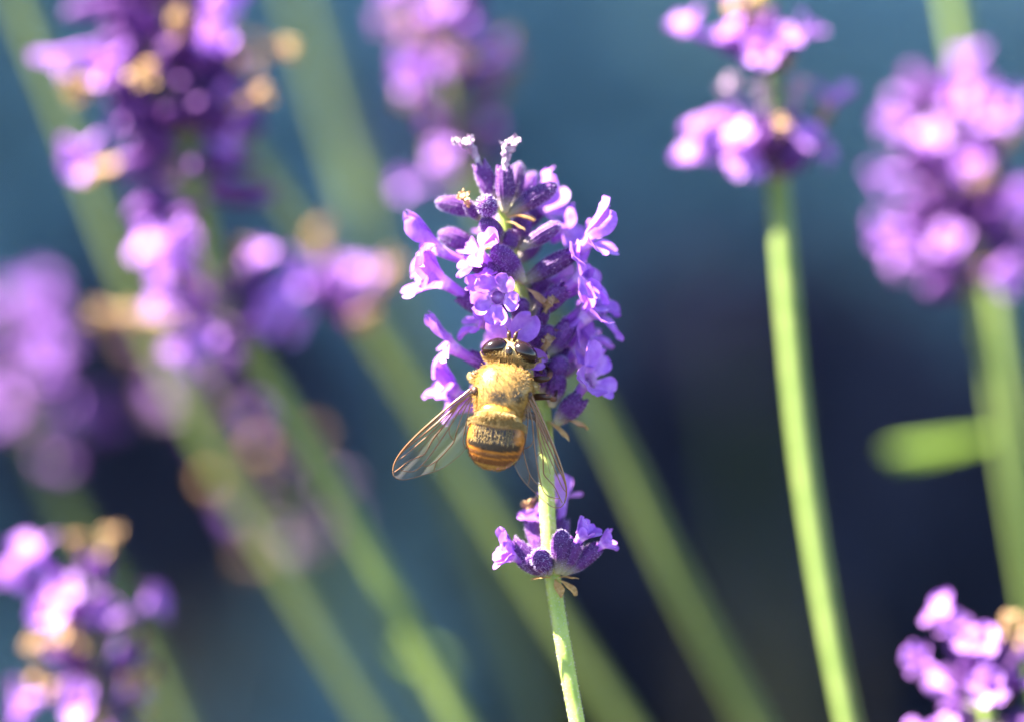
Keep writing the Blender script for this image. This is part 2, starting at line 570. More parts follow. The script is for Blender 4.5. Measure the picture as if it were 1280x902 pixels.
def add_calyx(root, b, tip, kind, rng, fuzz=False, wpx=None, spin=None, parts=True):
    """kind: bud / open / tan / pale (withered) / flower (with a small corolla)"""
    if wpx and kind in ('flower', 'tan', 'pale') and not fuzz:
        tip = b.lerp(tip, .62 if kind == 'flower' else .8)
    ax = tip - b
    L = ax.length
    closed = kind == 'bud'
    k = rng.randrange(3)
    me = CLOSED[k] if closed else OPEN[k]
    up = (AU + AX * rng.gauss(0, .3) - AF * rng.gauss(.2, .3))
    s = L / .60
    sw = s * .9 if wpx is None else (wpx / PXCM * .5) / .105 * .80
    if kind == 'flower': sw = min(sw, s * 1.25)
    sw = max(.45, sw)
    mt = Matrix.Translation(b - root.location) @ frame(ax, up) @ Matrix.Diagonal((sw, sw, s, 1))
    c_ = put('calyx', me, root, mt)
    if fuzz:
        fz = put('fuzz', FUZZ_C[k] if closed else FUZZ_O[k], c_)
        fz['kind'] = 'stuff'
    inv = Matrix.Diagonal((1, 1, 1, 1)) @ Matrix.Rotation(rng.uniform(0, 6.28) if spin is None else spin, 4, 'Z')
    if kind == 'flower':
        put('corolla', rng.choice(SOFT), c_, inv)
    elif kind == 'tan':
        put('withered_corolla', rng.choice(WTAN), c_, inv)
    elif kind == 'pale':
        put('withered_corolla', rng.choice(WPALE), c_, inv)
    return c_

def add_corolla(root, b, m, f, up, L, W, fu, flo, rng, rm=.075, cup=.35, ruf=.10):
    (tv, tf), pet = corolla_geo(b - root.location, m - root.location, f, up, L, W, fu, flo, rm, rng, cup, ruf)
    t_ = put('corolla_tube', mesh_data('corolla_tube', tv, tf, M['petal'], cols=[(1.1, .95, 1.0)] * 112 + [(1.5, 2.2, 1.1)] * (len(tv) - 112)), root)
    for (pv, pf, pc) in pet:
        put('petal', mesh_data('petal', pv, pf, M['petal'], cols=pc), t_)
    return t_

def add_bract(root, p, d, rng, s=1.0):
    mt = Matrix.Translation(p - root.location) @ frame(AU * .3 + AU, Vector((d.x, d.y, d.z))) @ Matrix.Scale(s, 4)
    # bract opens along local +Y
    y = d.normalized(); z = (AU - y * AU.dot(y)); z = z.normalized() if z.length > 1e-3 else y.orthogonal()
    x = y.cross(z)
    mt = Matrix.Translation(p - root.location) @ Matrix((x, y, z)).transposed().to_4x4() @ Matrix.Scale(s, 4)
    return put('bract', rng.choice(BRACT), root, mt)

def stalk_root(path):
    """path: list of (px,py,d) from the top down -> smooth world points down to the ground, root point"""
    pts = [tuple(P(*q)) for q in path]
    a, b = Vector(pts[-2]), Vector(pts[-1])
    t = (b - a).normalized()
    h = b.z
    k = h / max(.35, -t.z)
    g = Vector((b.x + t.x * k * .55, b.y + t.y * k * .35 + 1.0, -.4))
    mid = b.lerp(g, .45) + Vector((t.x, t.y, 0)) * k * .08
    nvis = 10 * (len(pts) - 1)
    up = smooth_path(pts, nvis)
    lo = smooth_path([pts[-2], pts[-1], tuple(mid), tuple(g)], 18)[7:]
    return [Vector(q) for q in up] + [Vector(q) for q in lo], g

def make_stem(name, label, path, rpx_cm, matl, group, cat='lavender', square=.06):
    pts, g = stalk_root(path)
    root = empty(name, Vector((g.x, g.y, 0)))
    tag(root, label, cat, group)
    nn = len(pts)
    rad = [rpx_cm * (.72 + .28 * min(1, i / 14)) for i in range(nn)]
    V, F = tube([p - root.location for p in pts], rad, 12, square)
    put('stem', mesh_data('stem', V, F, matl), root)
    return root, pts

def whorl(root, c, axis, n, rng, L=(.48, .62), spread=(25, 75), kinds=('bud', 'flower', 'flower', 'tan', 'bud'), rr=.07, bracts=2, ph0=None):
    axis = axis.normalized()
    a = axis.orthogonal().normalized(); b = axis.cross(a)
    ph = rng.uniform(0, 6.28) if ph0 is None else ph0
    for k in range(n):
        th = ph + 2 * math.pi * k / n + rng.gauss(0, .15)
        sp = R(rng.uniform(*spread))
        d = (a * math.cos(th) + b * math.sin(th))
        dirv = axis * math.cos(sp) + d * math.sin(sp)
        q = c + d * rr * .6 + axis * rng.gauss(0, .05)
        kd = rng.choice(kinds)
        add_calyx(root, q, q + dirv * rng.uniform(*L) * (.72 if kd == 'flower' else .9), kd, rng)
    for k in range(bracts):
        th = rng.uniform(0, 6.28)
        d = a * math.cos(th) + b * math.sin(th)
        add_bract(root, c - axis * .05, d - axis * .1, rng, .8)

GL = 'lavender stalks in the sunlit clump'

# ------------------------------------------------------------------ the visited spike
mr = random.Random(21)
main_path = [(629, 262, .10), (634, 300, .10), (646, 350, .10), (660, 410, .12), (672, 465, .12), (680, 520, .06), (683, 580, -.04), (685, 650, -.12), (691, 720, -.18), (703, 800, -.25), (722, 905, -.35), (741, 985, -.45)]
A, main_pts = make_stem('lavender_stalk', 'sharply seen lavender spike with the bee-like hoverfly feeding on it', main_path, .076, M['stem_lit'], GL)

def mc(b, t, kind='bud', wpx=26, fuzz=True):
    return add_calyx(A, P(*b), P(*t), kind, mr, fuzz, wpx)
def mcor(b, m_, f, up=(0, 1, .2), L=.27, W=.25, fu=(8, 40), flo=(35, 95), rm=.075, cup=.35, ruf=.12):
    return add_corolla(A, P(*b), P(*m_), cv(*f), cv(*up), L, W, fu, flo, mr, rm, cup, ruf)

# top whorl
mc((624, 262, .05), (598, 206, .0), 'pale', 28)
mc((631, 266, -.05), (633, 210, -.12), 'pale', 30)
mc((640, 262, .2), (652, 204, .25), 'bud', 24)
mc((633, 270, 0), (694, 228, -.10), 'bud', 28)
mc((612, 268, .05), (546, 249, .0), 'bud', 27)
mc((616, 266, -.05), (603, 254, -.50), 'bud', 30)
mc((598, 275, -.05), (586, 256, -.22), 'tan', 18)
mc((638, 268, .25), (668, 215, .5), 'bud', 24)
mc((650, 290, .35), (672, 262, .5), 'open', 26)
mcor((668, 270, .45), (676, 262, .5), (.55, .75, .3), (-.4, .8, .4), .40, .34, (5, 20), (50, 85), .085)
# second whorl
mc((606, 314, .05), (550, 288, .0), 'bud', 30)
mc((632, 304, -.02), (602, 272, -.22), 'bud', 28)
mc((650, 315, .1), (652, 266, .1), 'bud', 30)
mc((650, 312, -.05), (699, 279, -.20), 'bud', 24)
mc((634, 318, -.05), (642, 288, -.1), 'bud', 24)
mc((655, 352, -.05), (618, 306, -.32), 'bud', 32)
mc((652, 354, -.02), (712, 318, -.08), 'open', 30)
mcor((700, 325, -.06), (736, 301, -.08), (.66, .72, .25), (-.6, .7, .4), .34, .27, (4, 12), (45, 95), .07)
mc((630, 352, .0), (582, 322, -.05), 'open', 28)
mcor((590, 328, -.04), (543, 309, -.06), (-.80, .52, .15), (.5, .8, .2), .36, .24, (2, 22), (40, 110), .068)
mc((622, 398, .0), (576, 368, -.05), 'open', 28)
mcor((585, 374, -.04), (548, 350, -.08), (-.86, .42, .2), (.4, .8, .3), .33, .30, (15, 45), (25, 70), .08)
mc((632, 350, -.08), (612, 325, -.25), 'open', 24)
mcor((614, 330, -.22), (598, 316, -.30), (-.62, .55, .45), (.3, .8, .3), .22, .24, (30, 120), (30, 130), .06, ruf=.45, cup=.7)
# the floret that faces the lens
mc((640, 384, .0), (630, 376, -.30), 'open', 26)
mcor((630, 377, -.2), (621, 372, -.46), (-.16, -.05, 1), (.0, 1, 0), .195, .235, (40, 90), (50, 100), .075, cup=.35, ruf=.32)
mcor((612, 352, -.25), (601, 350, -.36), (-.4, .5, .7), (0, 1, 0), .14, .17, (70, 150), (60, 140), .05, ruf=.35)
# third whorl
mc((664, 398, -.02), (708, 360, -.08), 'open', 31)
mcor((700, 367, -.06), (729, 343, -.1), (.66, .66, .2), (-.6, .7, .3), .30, .26, (30, 75), (70, 120), .075)
mc((676, 446, .02), (670, 402, -.12), 'bud', 30)
mc((660, 396, .1), (682, 340, .25), 'bud', 26)
mc((672, 412, -.05), (682, 388, -.18), 'tan', 20)
mc((682, 446, 0), (714, 406, -.05), 'open', 32)
mcor((706, 416, -.04), (736, 392, -.02), (.62, .76, .1), (-.5, .8, .3), .36, .30, (15, 50), (55, 105), .08)
mcor((708, 434, .2), (728, 416, .25), (.6, .7, .2), (-.5, .8, .3), .24, .24, (20, 50), (50, 90), .08)
mc((660, 420, 0), (634, 402, -.05), 'bud', 28)
mc((652, 440, .1), (640, 412, .0), 'bud', 26)
# fourth whorl
mc((650, 478, .05), (588, 445, .0), 'open', 26)
mcor((600, 452, .0), (560, 431, -.02), (-.82, .55, .15), (.5, .8, .2), .30, .22, (5, 35), (60, 120), .075)
mc((655, 500, .1), (590, 490, .1), 'open', 24)
mcor((596, 492, .1), (566, 490, .1), (-.72, .62, .2), (.6, .7, .2), .26, .24, (0, 25), (10, 60), .08)
mcor((606, 512, .15), (575, 508, .15), (-.9, .1, .2), (.2, .9, .2), .20, .20, (10, 40), (20, 70), .06)
mc((690, 508, -.02), (699, 460, -.10), 'bud', 32)
mc((686, 480, .1), (708, 430, .1), 'bud', 30)
mc((694, 530, -.02), (726, 494, -.06), 'open', 34)
mcor((716, 505, -.05), (739, 474, -.14), (.62, .36, .72), (.35, .9, .1), .25, .24, (40, 85), (40, 85), .075, cup=.25)
mc((672, 470, -.05), (680, 440, -.2), 'tan', 18)
mc((678, 490, -.05), (676, 462, -.22), 'tan', 20)
# the floret the fly drinks from
mc((664, 452, .05), (648, 444, -.16), 'open', 26)
mcor((650, 445, -.12), (640, 440, -.28), (-.05, .10, 1), (0, 1, 0), .27, .25, (55, 92), (60, 100), .08, cup=.2)
mcor((700, 372, .1), (728, 356, .12), (.75, .5, .2), (-.5, .8, .3), .30, .26, (25, 70), (60, 110), .075)
mcor((704, 405, .05), (738, 376, .08), (.6, .7, .25), (-.5, .8, .3), .26, .26, (10, 50), (50, 100), .075)
mcor((700, 455, .08), (726, 436, .06), (.7, .5, .4), (-.4, .8, .3), .27, .26, (15, 55), (45, 95), .075)
mcor((690, 300, .35), (706, 290, .4), (.7, .5, .3), (-.4, .8, .3), .26, .26, (10, 50), (40, 90), .07)
mc((682, 478, -.04), (704, 446, -.14), 'bud', 30)
mc((668, 430, -.04), (690, 408, -.12), 'bud', 28)
mc((646, 404, -.02), (652, 372, -.14), 'bud', 28)
mc((640, 420, .0), (612, 404, .0), 'open', 26)
mcor((618, 408, .0), (600, 402, -.02), (-.7, .5, .3), (.4, .8, .2), .24, .22, (10, 50), (40, 100), .07)
# fill on the far side of the spike
for (x, y, tx, ty, kd) in [(640, 330, 676, 300, 'bud'), (645, 345, 612, 290, 'flower'), (660, 392, 640, 345, 'bud'), (668, 430, 728, 440, 'flower'), (670, 440, 625, 430, 'flower'),
                           (676, 470, 722, 455, 'bud'), (676, 500, 640, 475, 'flower'), (655, 360, 700, 345, 'flower'), (630, 275, 605, 300, 'bud')]:
    add_calyx(A, P(x, y, .18), P(tx, ty, .55), kd, mr, False, 26)
for (x, y, d, dx, dy, s) in [(634, 272, -.05, .8, -.35, .7), (630, 276, -.05, .5, -.5, .6), (655, 358, -.1, .4, -.75, .8), (650, 362, 0, -.6, -.5, .7), (668, 410, 0, .7, -.4, .8),
                             (688, 522, .0, .8, -.55, .95), (682, 524, -.02, .45, -.8, .8), (676, 470, 0, -.7, -.4, .8), (636, 312, 0, -.7, -.2, .6)]:
    add_bract(A, P(x, y, d), cv(dx, dy, .25), mr, s)
# lowest whorl, apart from the rest
mc((687, 716, -0.20), (640, 680, -0.25), 'open', 28)
mcor((648, 686, -0.25), (634, 682, -0.27), (-.86, .45, .2), (.4, .8, .2), .15, .17, (10, 50), (30, 90), .06)
mc((684, 712, -0.05), (665, 650, 0.05), 'open', 28)
mc((680, 700, -0.05), (664, 640, 0.05), 'tan', 24, False)
mc((697, 716, -0.30), (706, 662, -0.42), 'bud', 30)
mc((703, 718, -0.20), (748, 684, -0.25), 'open', 26)
mcor((742, 689, -0.25), (756, 678, -0.25), (.8, .55, .2), (-.4, .8, .2), .12, .14, (5, 30), (20, 60), .055)
mc((688, 716, -0.25), (668, 690, -0.50), 'bud', 30)
mc((694, 700, 0.05), (700, 650, 0.20), 'flower', 28)
mc((682, 714, -0.15), (655, 696, -0.35), 'bud', 24)
mc((690, 716, -.15), (650, 700, -.25), 'open', 28)
mcor((655, 701, -.24), (640, 694, -.26), (-.8, .5, .3), (.3, .8, .2), .17, .18, (5, 45), (20, 80), .06)
mc((688, 712, -.05), (676, 662, .05), 'open', 28)
mcor((678, 668, .04), (672, 650, .06), (-.3, .9, .2), (.3, .6, .6), .18, .2, (5, 40), (20, 70), .06)
mc((700, 716, -.25), (722, 676, -.35), 'open', 28)
mcor((718, 682, -.34), (728, 668, -.36), (.5, .8, .3), (-.3, .8, .3), .16, .18, (0, 30), (10, 60), .06)
for (dx, dy, s) in [(.55, -.75, .7), (.15, -.9, .55), (-.7, -.3, .6), (.8, -.3, .6)]:
    add_bract(A, P(693, 722, -0.27), cv(dx, dy, .3), mr, s)
# fine hairs along the stem
sr = random.Random(5)
roots = []
for _ in range(2600):
    i = sr.randrange(20, 108)
    p0, p1 = main_pts[i], main_pts[i + 1]
    t = (p1 - p0).normalized(); a = t.orthogonal().normalized(); b = t.cross(a)
    th = sr.uniform(0, 6.28); nrm = a * math.cos(th) + b * math.sin(th)
    roots.append((p0.lerp(p1, sr.random()) + nrm * .072 - A.location, nrm))
hv, hf, _ = hairs(roots, .018, .0018, Vector((0, 0, -.2)), sr)
o = put('stem_fuzz', mesh_data('stem_fuzz', hv, hf, M['fuzz']), A)
o['kind'] = 'stuff'

# ------------------------------------------------------------------ the other stalks
def stalk(label, path, rad, whorls, seed, matl='stem', extra=(), kinds=('bud', 'flower', 'flower', 'tan', 'bud'), leaves=()):
    r_ = random.Random(seed)
    root, pts = make_stem('lavender_stalk', label, path, rad, M[matl], GL)
    for (px, py, d, n_, L_, sp, br) in whorls:
        c = P(px, py, d)
        k = min(range(len(pts)), key=lambda i: (pts[i] - c).length)
        k = min(max(k, 1), len(pts) - 1)
        axis = (pts[k - 1] - pts[k]).normalized()
        c = pts[k]
        whorl(root, c, axis, n_, r_, L_, sp, kinds, rad, br)
    for (b, t, kd, wp) in extra:
        add_calyx(root, P(*b), P(*t), kd, r_, False, wp)
    for (b, t, wd) in leaves:
        q0, q1 = P(*b), P(*t)
        ax = q1 - q0
        V, F, Cc = petal_grid(Vector((0, 0, 0)), ax.normalized(), AU, R(90), ax.length, wd, .04, R(4), R(-6), .3, .03, r_, 7, 14)
        put('leaf', mesh_data('leaf', [v + q0 - root.location for v in V], F, M['leaf']), root)
    return root

LL = (.50, .66)
L2 = (.66, .86)
# tall neighbour with two loose whorls
dS = 3.8
stalk('tall lavender stalk with two loose whorls beside the visited spike',
      [(940, -190, dS), (950, -60, dS), (957, 30, dS), (965, 130, dS), (973, 240, dS), (985, 380, dS - .1), (1003, 560, dS - .2), (1030, 740, dS - .3), (1062, 905, dS - .4), (1085, 1000, dS - .4)], .115,
      [(947, -75, dS, 7, LL, (25, 70), 2)], 31,
      extra=[((962, 222, dS), (905, 180, dS - .1), 'flower', 30), ((962, 218, dS), (925, 150, dS + .2), 'flower', 28), ((964, 220, dS - .1), (930, 200, dS - .5), 'flower', 30),
             ((966, 205, dS - .1), (955, 125, dS - .3), 'pale', 30), ((972, 205, dS - .1), (995, 125, dS - .2), 'pale', 32), ((966, 212, dS - .1), (918, 128, dS - .1), 'pale', 28), ((964, 214, dS), (880, 160, dS), 'flower', 32), ((964, 218, dS), (870, 190, dS), 'flower', 30), ((966, 222, dS - .1), (942, 204, dS - .5), 'flower', 30), ((974, 214, dS), (1030, 190, dS), 'flower', 30),
             ((974, 214, dS), (1025, 155, dS), 'tan', 28), ((976, 210, dS + .2), (1040, 125, dS + .2), 'flower', 26), ((976, 218, dS), (1010, 180, dS + .5), 'bud', 30), ((966, 215, dS), (975, 165, dS - .5), 'tan', 26),
             ((958, 80, dS), (905, 45, dS), 'flower', 28), ((958, 76, dS), (862, 32, dS), 'flower', 28), ((960, 82, dS), (925, 20, dS - .3), 'tan', 28), ((960, 80, dS), (990, 30, dS), 'bud', 30),
             ((962, 78, dS), (1012, 38, dS - .2), 'flower', 30), ((960, 70, dS), (965, 10, dS - .4), 'bud', 30), ((960, 74, dS), (945, 10, dS - .2), 'tan', 28), ((958, 60, dS), (912, -10, dS), 'flower', 28),
             ((960, 84, dS), (980, 80, dS - .4), 'tan', 22), ((970, 222, dS - .15), (1000, 192, dS - .5), 'bud', 30), ((968, 200, dS - .15), (962, 160, dS - .7), 'bud', 30), ((964, 205, dS - .1), (925, 175, dS - .5), 'flower', 30), ((976, 216, dS), (1005, 168, dS - .3), 'flower', 28), ((958, 92, dS - .15), (945, 62, dS - .7), 'flower', 30), ((962, 88, dS - .15), (982, 48, dS - .6), 'flower', 30), ((958, 70, dS - .15), (955, 30, dS - .7), 'bud', 30), ((956, 66, dS - .1), (915, 40, dS - .4), 'flower', 28)])

# crowded head with a stem crossing behind it
d2 = 7.0
stalk('crowded lavender head with another stalk passing close behind it',
      [(1174, 105, d2), (1180, 160, d2), (1205, 290, d2), (1228, 400, d2), (1255, 560, d2 + .4), (1290, 760, d2 + .8), (1320, 910, d2 + 1)], .085,
      [(1180, 165, d2, 8, L2, (20, 70), 1), (1188, 215, d2, 11, L2, (25, 85), 1), (1196, 260, d2, 12, L2, (30, 90), 1), (1204, 300, d2, 12, L2, (35, 95), 1), (1212, 345, d2, 11, L2, (45, 105), 3)], 48,
      kinds=('flower', 'flower', 'flower', 'flower', 'bud', 'bud', 'tan'))
d2b = 8.4
stalk('bare upper stalk crossing behind the crowded lavender head, with a narrow leaf',
      [(1150, -230, d2b), (1170, -100, d2b), (1190, 0, d2b), (1216, 150, d2b), (1240, 330, d2b), (1262, 500, d2b), (1285, 680, d2b), (1315, 910, d2b)], .115,
      [(1152, -215, d2b, 8, LL, (25, 75), 2), (1160, -150, d2b, 8, LL, (25, 75), 2)], 53, leaves=[((1278, 545, d2b), (1112, 563, d2b + 1.6), .46)])

# dark head on the other side, its lower whorl wide apart
d3 = 5.0
stalk('dark purple lavender head with a separate wide whorl below it',
      [(180, -90, d3), (200, 20, d3), (222, 130, d3), (245, 240, d3), (285, 390, d3 + 1), (345, 490, d3 + 1.6), (455, 680, d3 + 2), (575, 905, d3 + 2), (640, 1020, d3 + 2)], .125,
      [(x_, y_, d3, n_, (.68, .92), sp_, 1) for (x_, y_, n_, sp_) in ((186, -55, 12, (25, 80)), (193, -15, 13, (30, 88)), (200, 25, 14, (30, 90)), (207, 60, 14, (30, 92)), (214, 95, 14, (35, 95)), (222, 130, 13, (40, 98)), (230, 170, 11, (45, 105)), (237, 205, 9, (55, 110)), (243, 240, 7, (65, 120)))], 61,
      kinds=('bud', 'bud', 'bud', 'bud', 'tan', 'flower', 'bud', 'bud', 'bud'),
      extra=[((196, 40, d3), (75, 75, d3 - .2), 'flower', 30), ((200, 60, d3), (105, 110, d3 - .2), 'bud', 34), ((196, 30, d3), (130, 75, d3 - .7), 'flower', 32), ((205, 90, d3), (110, 190, d3 - .2), 'flower', 34), ((190, 0, d3), (80, 20, d3 - .1), 'bud', 34),
             ((216, 120, d3), (285, 130, d3 - .3), 'flower', 32), ((222, 150, d3), (282, 185, d3 - .3), 'flower', 32), ((205, 70, d3), (330, 60, d3), 'tan', 30), ((200, 50, d3), (265, 45, d3 - .6), 'flower', 30), ((215, 110, d3), (150, 165, d3 - .5), 'bud', 34), ((215, 110, d3), (310, 90, d3 - .1), 'bud', 34), ((225, 150, d3), (330, 130, d3), 'bud', 34),
             ((283, 390, d3 + 1), (215, 330, d3 + 1), 'flower', 32), ((283, 388, d3 + 1), (235, 290, d3 + 1), 'flower', 32), ((283, 390, d3 + .8), (262, 315, d3 + .5), 'tan', 30),
             ((286, 392, d3 + 1), (300, 325, d3 + .8), 'tan', 30), ((288, 394, d3 + 1), (345, 330, d3 + 1), 'bud', 32), ((290, 396, d3 + 1), (350, 370, d3 + .6), 'flower', 32),
             ((286, 400, d3 + 1), (330, 410, d3 + .5), 'flower', 34), ((284, 402, d3 + 1), (255, 425, d3 + .5), 'flower', 34), ((282, 398, d3 + 1), (190, 400, d3 + 1.5), 'tan', 32), ((280, 396, d3 + 1.5), (150, 395, d3 + 2), 'tan', 30), ((284, 392, d3 + 1), (190, 300, d3 + 1.2), 'flower', 34), ((284, 394, d3 + .8), (205, 360, d3 + .4), 'flower', 34), ((286, 390, d3 + 1), (318, 320, d3 + 1), 'flower', 34), ((288, 392, d3 + 1), (372, 345, d3 + 1), 'flower', 34), ((288, 398, d3 + 1), (365, 400, d3 + .8), 'flower', 36), ((284, 404, d3 + 1), (225, 440, d3 + .7), 'flower', 36), ((286, 404, d3 + 1), (295, 450, d3 + .4), 'bud', 36)])
d4 = 9.5
stalk('slender lavender stalk with a tan-tipped whorl behind the dark head',
      [(225, 60, d4), (262, 120, d4), (320, 200, d4), (385, 290, d4), (470, 420, d4), (560, 560, d4), (670, 735, d4), (785, 910, d4), (850, 1010, d4)], .12,
      [(240, 90, d4, 8, LL, (30, 80), 1), (275, 140, d4, 8, LL, (30, 80), 1)], 67, matl='stem_dull',
      extra=[((432, 392, d4 - 2), (400, 310, d4 - 2), 'tan', 34), ((434, 392, d4 - 2), (470, 345, d4 - 2), 'flower', 34), ((436, 394, d4 - 2), (480, 350, d4 - 2.5), 'tan', 36), ((434, 396, d4 - 2), (390, 352, d4 - 2.2), 'flower', 34),
             ((436, 398, d4 - 2), (432, 340, d4 - 2.3), 'flower', 34), ((438, 398, d4 - 2), (450, 400, d4 - 2.8), 'tan', 34)])
d5 = 9.5
stalk('leaning pale green stalk passing behind the dark head',
      [(-30, -160, d5), (20, -10, d5), (80, 140, d5), (150, 320, d5), (230, 500, d5), (340, 690, d5), (470, 905, d5), (540, 1010, d5)], .125,
      [(-20, -130, d5, 9, LL, (25, 75), 2)], 71, matl='stem_dull')
d6 = 16.0
stalk('dim broad green stalk behind the gap beside the visited spike',
      [(340, -120, d6), (385, 30, d6), (430, 180, d6), (475, 320, d6), (540, 500, d6 + 2), (620, 700, d6 + 5), (700, 905, d6 + 8)], .15,
      [(345, -100, d6, 9, LL, (25, 75), 2)], 73, matl='stem_dull')
d7 = 7.5
stalk('pinkish lavender head rising behind the visited spike',
      [(545, -60, d7), (555, 20, d7), (566, 100, d7), (580, 190, d7 + .2), (625, 310, d7 + .4), (700, 430, d7 + .8), (770, 560, d7 + 1), (850, 730, d7 + 1.2), (945, 910, d7 + 1.5), (1000, 1010, d7 + 1.5)], .14,
      [(x_, y_, d7, n_, (.46, .58), (30, 85), 1) for (x_, y_, n_) in ((549, -20, 9), (554, 20, 9), (559, 55, 9), (564, 90, 9), (570, 130, 8), (578, 180, 7), (590, 228, 5))], 79, matl='stem_dull',
      kinds=('flower', 'tan', 'flower', 'bud', 'tan'))
d8 = 12.5
stalk('very blurred pale violet head with large round blossoms',
      [(5, 370, d8), (12, 410, d8), (32, 510, d8), (80, 630, d8), (160, 770, d8), (230, 930, d8)], .12,
      [(8, 400, d8, 5, (.4, .5), (30, 80), 0), (14, 430, d8, 11, LL, (30, 90), 0), (22, 480, d8, 10, LL, (40, 95), 1), (38, 530, d8, 7, LL, (50, 100), 1)], 83, matl='stem_dull',
      kinds=('flower', 'flower', 'bud', 'flower'),
      extra=[((60, 540, d8), (140, 500, d8), 'bud', 40), ((60, 545, d8), (160, 520, d8), 'bud', 40), ((50, 560, d8), (85, 590, d8 - .6), 'bud', 40)])
d9 = 4.8
stalk('short lavender head with tan withered tips on two upright florets',
      [(114, 730, d9), (114, 780, d9), (116, 860, d9), (120, 960, d9), (130, 1080, d9)], .10,
      [(116, 850, d9, 7, (.46, .56), (35, 85), 1), (118, 900, d9, 8, (.46, .56), (35, 90), 2), (122, 960, d9, 8, LL, (35, 95), 2)], 89,
      extra=[((118, 745, d9), (104, 685, d9), 'tan', 28), ((120, 745, d9), (132, 680, d9), 'tan', 28), ((115, 770, d9), (40, 690, d9 - .1), 'flower', 36), ((114, 780, d9), (15, 715, d9), 'flower', 36), ((114, 775, d9 - .1), (60, 770, d9 - .6), 'flower', 36), ((120, 850, d9), (30, 880, d9 - .2), 'flower', 36), ((122, 860, d9), (180, 810, d9), 'bud', 34), ((120, 870, d9 - .1), (100, 880, d9 - .8), 'flower', 34),
             ((116, 770, d9 - .1), (78, 740, d9 - .5), 'flower', 32), ((122, 795, d9), (188, 752, d9), 'flower', 34), ((118, 800, d9), (60, 800, d9 - .3), 'tan', 30), ((124, 790, d9), (130, 740, d9 - .5), 'bud', 32),
             ((122, 830, d9), (90, 800, d9 - .4), 'tan', 30), ((126, 850, d9), (158, 850, d9 - .3), 'tan', 30), ((122, 800, d9), (125, 765, d9 - .5), 'flower', 30)],
      kinds=('flower', 'bud', 'tan', 'bud'))
d10 = 2.6
stalk('short lavender head with one tall floret rising above its tuft',
      [(1228, 800, d10), (1232, 860, d10), (1238, 940, d10), (1246, 1060, d10)], .085,
      [(1230, 872, d10, 7, LL, (30, 80), 1), (1235, 925, d10, 8, LL, (35, 95), 2), (1240, 990, d10, 8, LL, (35, 95), 2)], 97,
      extra=[((1214, 850, d10), (1178, 764, d10), 'flower', 30), ((1216, 850, d10), (1192, 782, d10 + .2), 'flower', 30), ((1230, 850, d10), (1256, 785, d10), 'tan', 26), ((1226, 850, d10 - .1), (1214, 800, d10 - .3), 'flower', 28), ((1232, 850, d10), (1284, 815, d10), 'flower', 28),
             ((1226, 858, d10), (1232, 808, d10 - .2), 'bud', 30), ((1236, 880, d10 - .1), (1232, 850, d10 - .7), 'flower', 30), ((1222, 885, d10), (1175, 882, d10), 'bud', 22), ((1240, 870, d10), (1270, 840, d10 - .4), 'bud', 30)],
      kinds=('flower', 'bud', 'flower', 'tan'))
d11 = 13.0
stalk('faded lavender head lying along the leaning green stalks',
      [(215, 420, d11), (265, 500, d11), (330, 590, d11), (400, 690, d11), (480, 800, d11), (560, 910, d11)], .12,
      [(225, 440, d11, 6, LL, (30, 80), 1), (262, 498, d11, 6, LL, (30, 80), 2), (300, 548, d11, 5, LL, (30, 80), 2), (342, 605, d11, 5, LL, (40, 90), 3), (395, 680, d11, 5, LL, (40, 90), 3)], 101, matl='stem_dull',
      kinds=('flower', 'tan', 'bud', 'pale'),
      extra=[((400, 660, d11), (412, 610, d11), 'pale', 36)], leaves=[((470, 800, d11), (560, 830, d11 + 2), .5)])
# heads far back in the shade
for (px, py, d_, sd, lab) in [(920, 430, 60, 110, 'distant lavender head in shade beyond the tall green stem'), (500, 190, 58, 111, 'distant lavender head in shade past the pinkish head')]:
    stalk(lab, [(px - 10, py - 70, d_), (px, py, d_), (px + 15, py + 90, d_), (px + 40, py + 300, d_)], .14,
          [(px - 8, py - 60, d_, 5, (.6, .8), (30, 80), 0), (px, py, d_, 6, (.6, .8), (30, 90), 0), (px + 6, py + 35, d_, 5, (.6, .8), (30, 95), 0)], sd, matl='stem_dull', kinds=('bud', 'bud', 'flower'))

# ------------------------------------------------------------------ the hoverfly
def attr_mat(name, rough, spec, trans=0.0, noisy=.12, bmp=0.2, bscale=60, coat=0):
    m, n, out = new_mat(name)
    at = n.nodes.new('ShaderNodeAttribute'); at.attribute_name = 'tint'
    nf = tex_noise(n, bscale, 4, .6)
    c = mixc(n, 1.0, at.outputs['Color'], ramp(n, nf, [(.25, (1 - noisy * 2,) * 3), (.75, (1 + noisy,) * 3)]), 'MULTIPLY')
    p = n.nodes.new('ShaderNodeBsdfPrincipled')
    n.links.new(c, p.inputs['Base Color'])
    p.inputs['Roughness'].default_value = rough
    p.inputs['Specular IOR Level'].default_value = spec
    p.inputs['Coat Weight'].default_value = coat
    p.inputs['Coat Roughness'].default_value = .08
    if bmp: n.links.new(bump(n, nf, bmp, .006), p.inputs['Normal'])
    sh = p.outputs[0]
    if trans:
        t = n.nodes.new('ShaderNodeBsdfTranslucent'); n.links.new(c, t.inputs[0])
        mx = n.nodes.new('ShaderNodeMixShader'); mx.inputs[0].default_value = trans
        n.links.new(sh, mx.inputs[1]); n.links.new(t.outputs[0], mx.inputs[2]); sh = mx.outputs[0]
    n.links.new(sh, out.inputs[0])
    return m
M['fly_body'] = attr_mat('fly_body', .32, .5, 0, .15, .2, 55)
M['fly_hair'] = attr_mat('fly_hair', .45, .4, .35, .05, 0)
M['fly_eye'] = attr_mat('fly_eye', .18, .4, 0, .2, .06, 160, .25)
M['fly_leg'] = attr_mat('fly_leg', .4, .4, 0, .2, .2, 60)

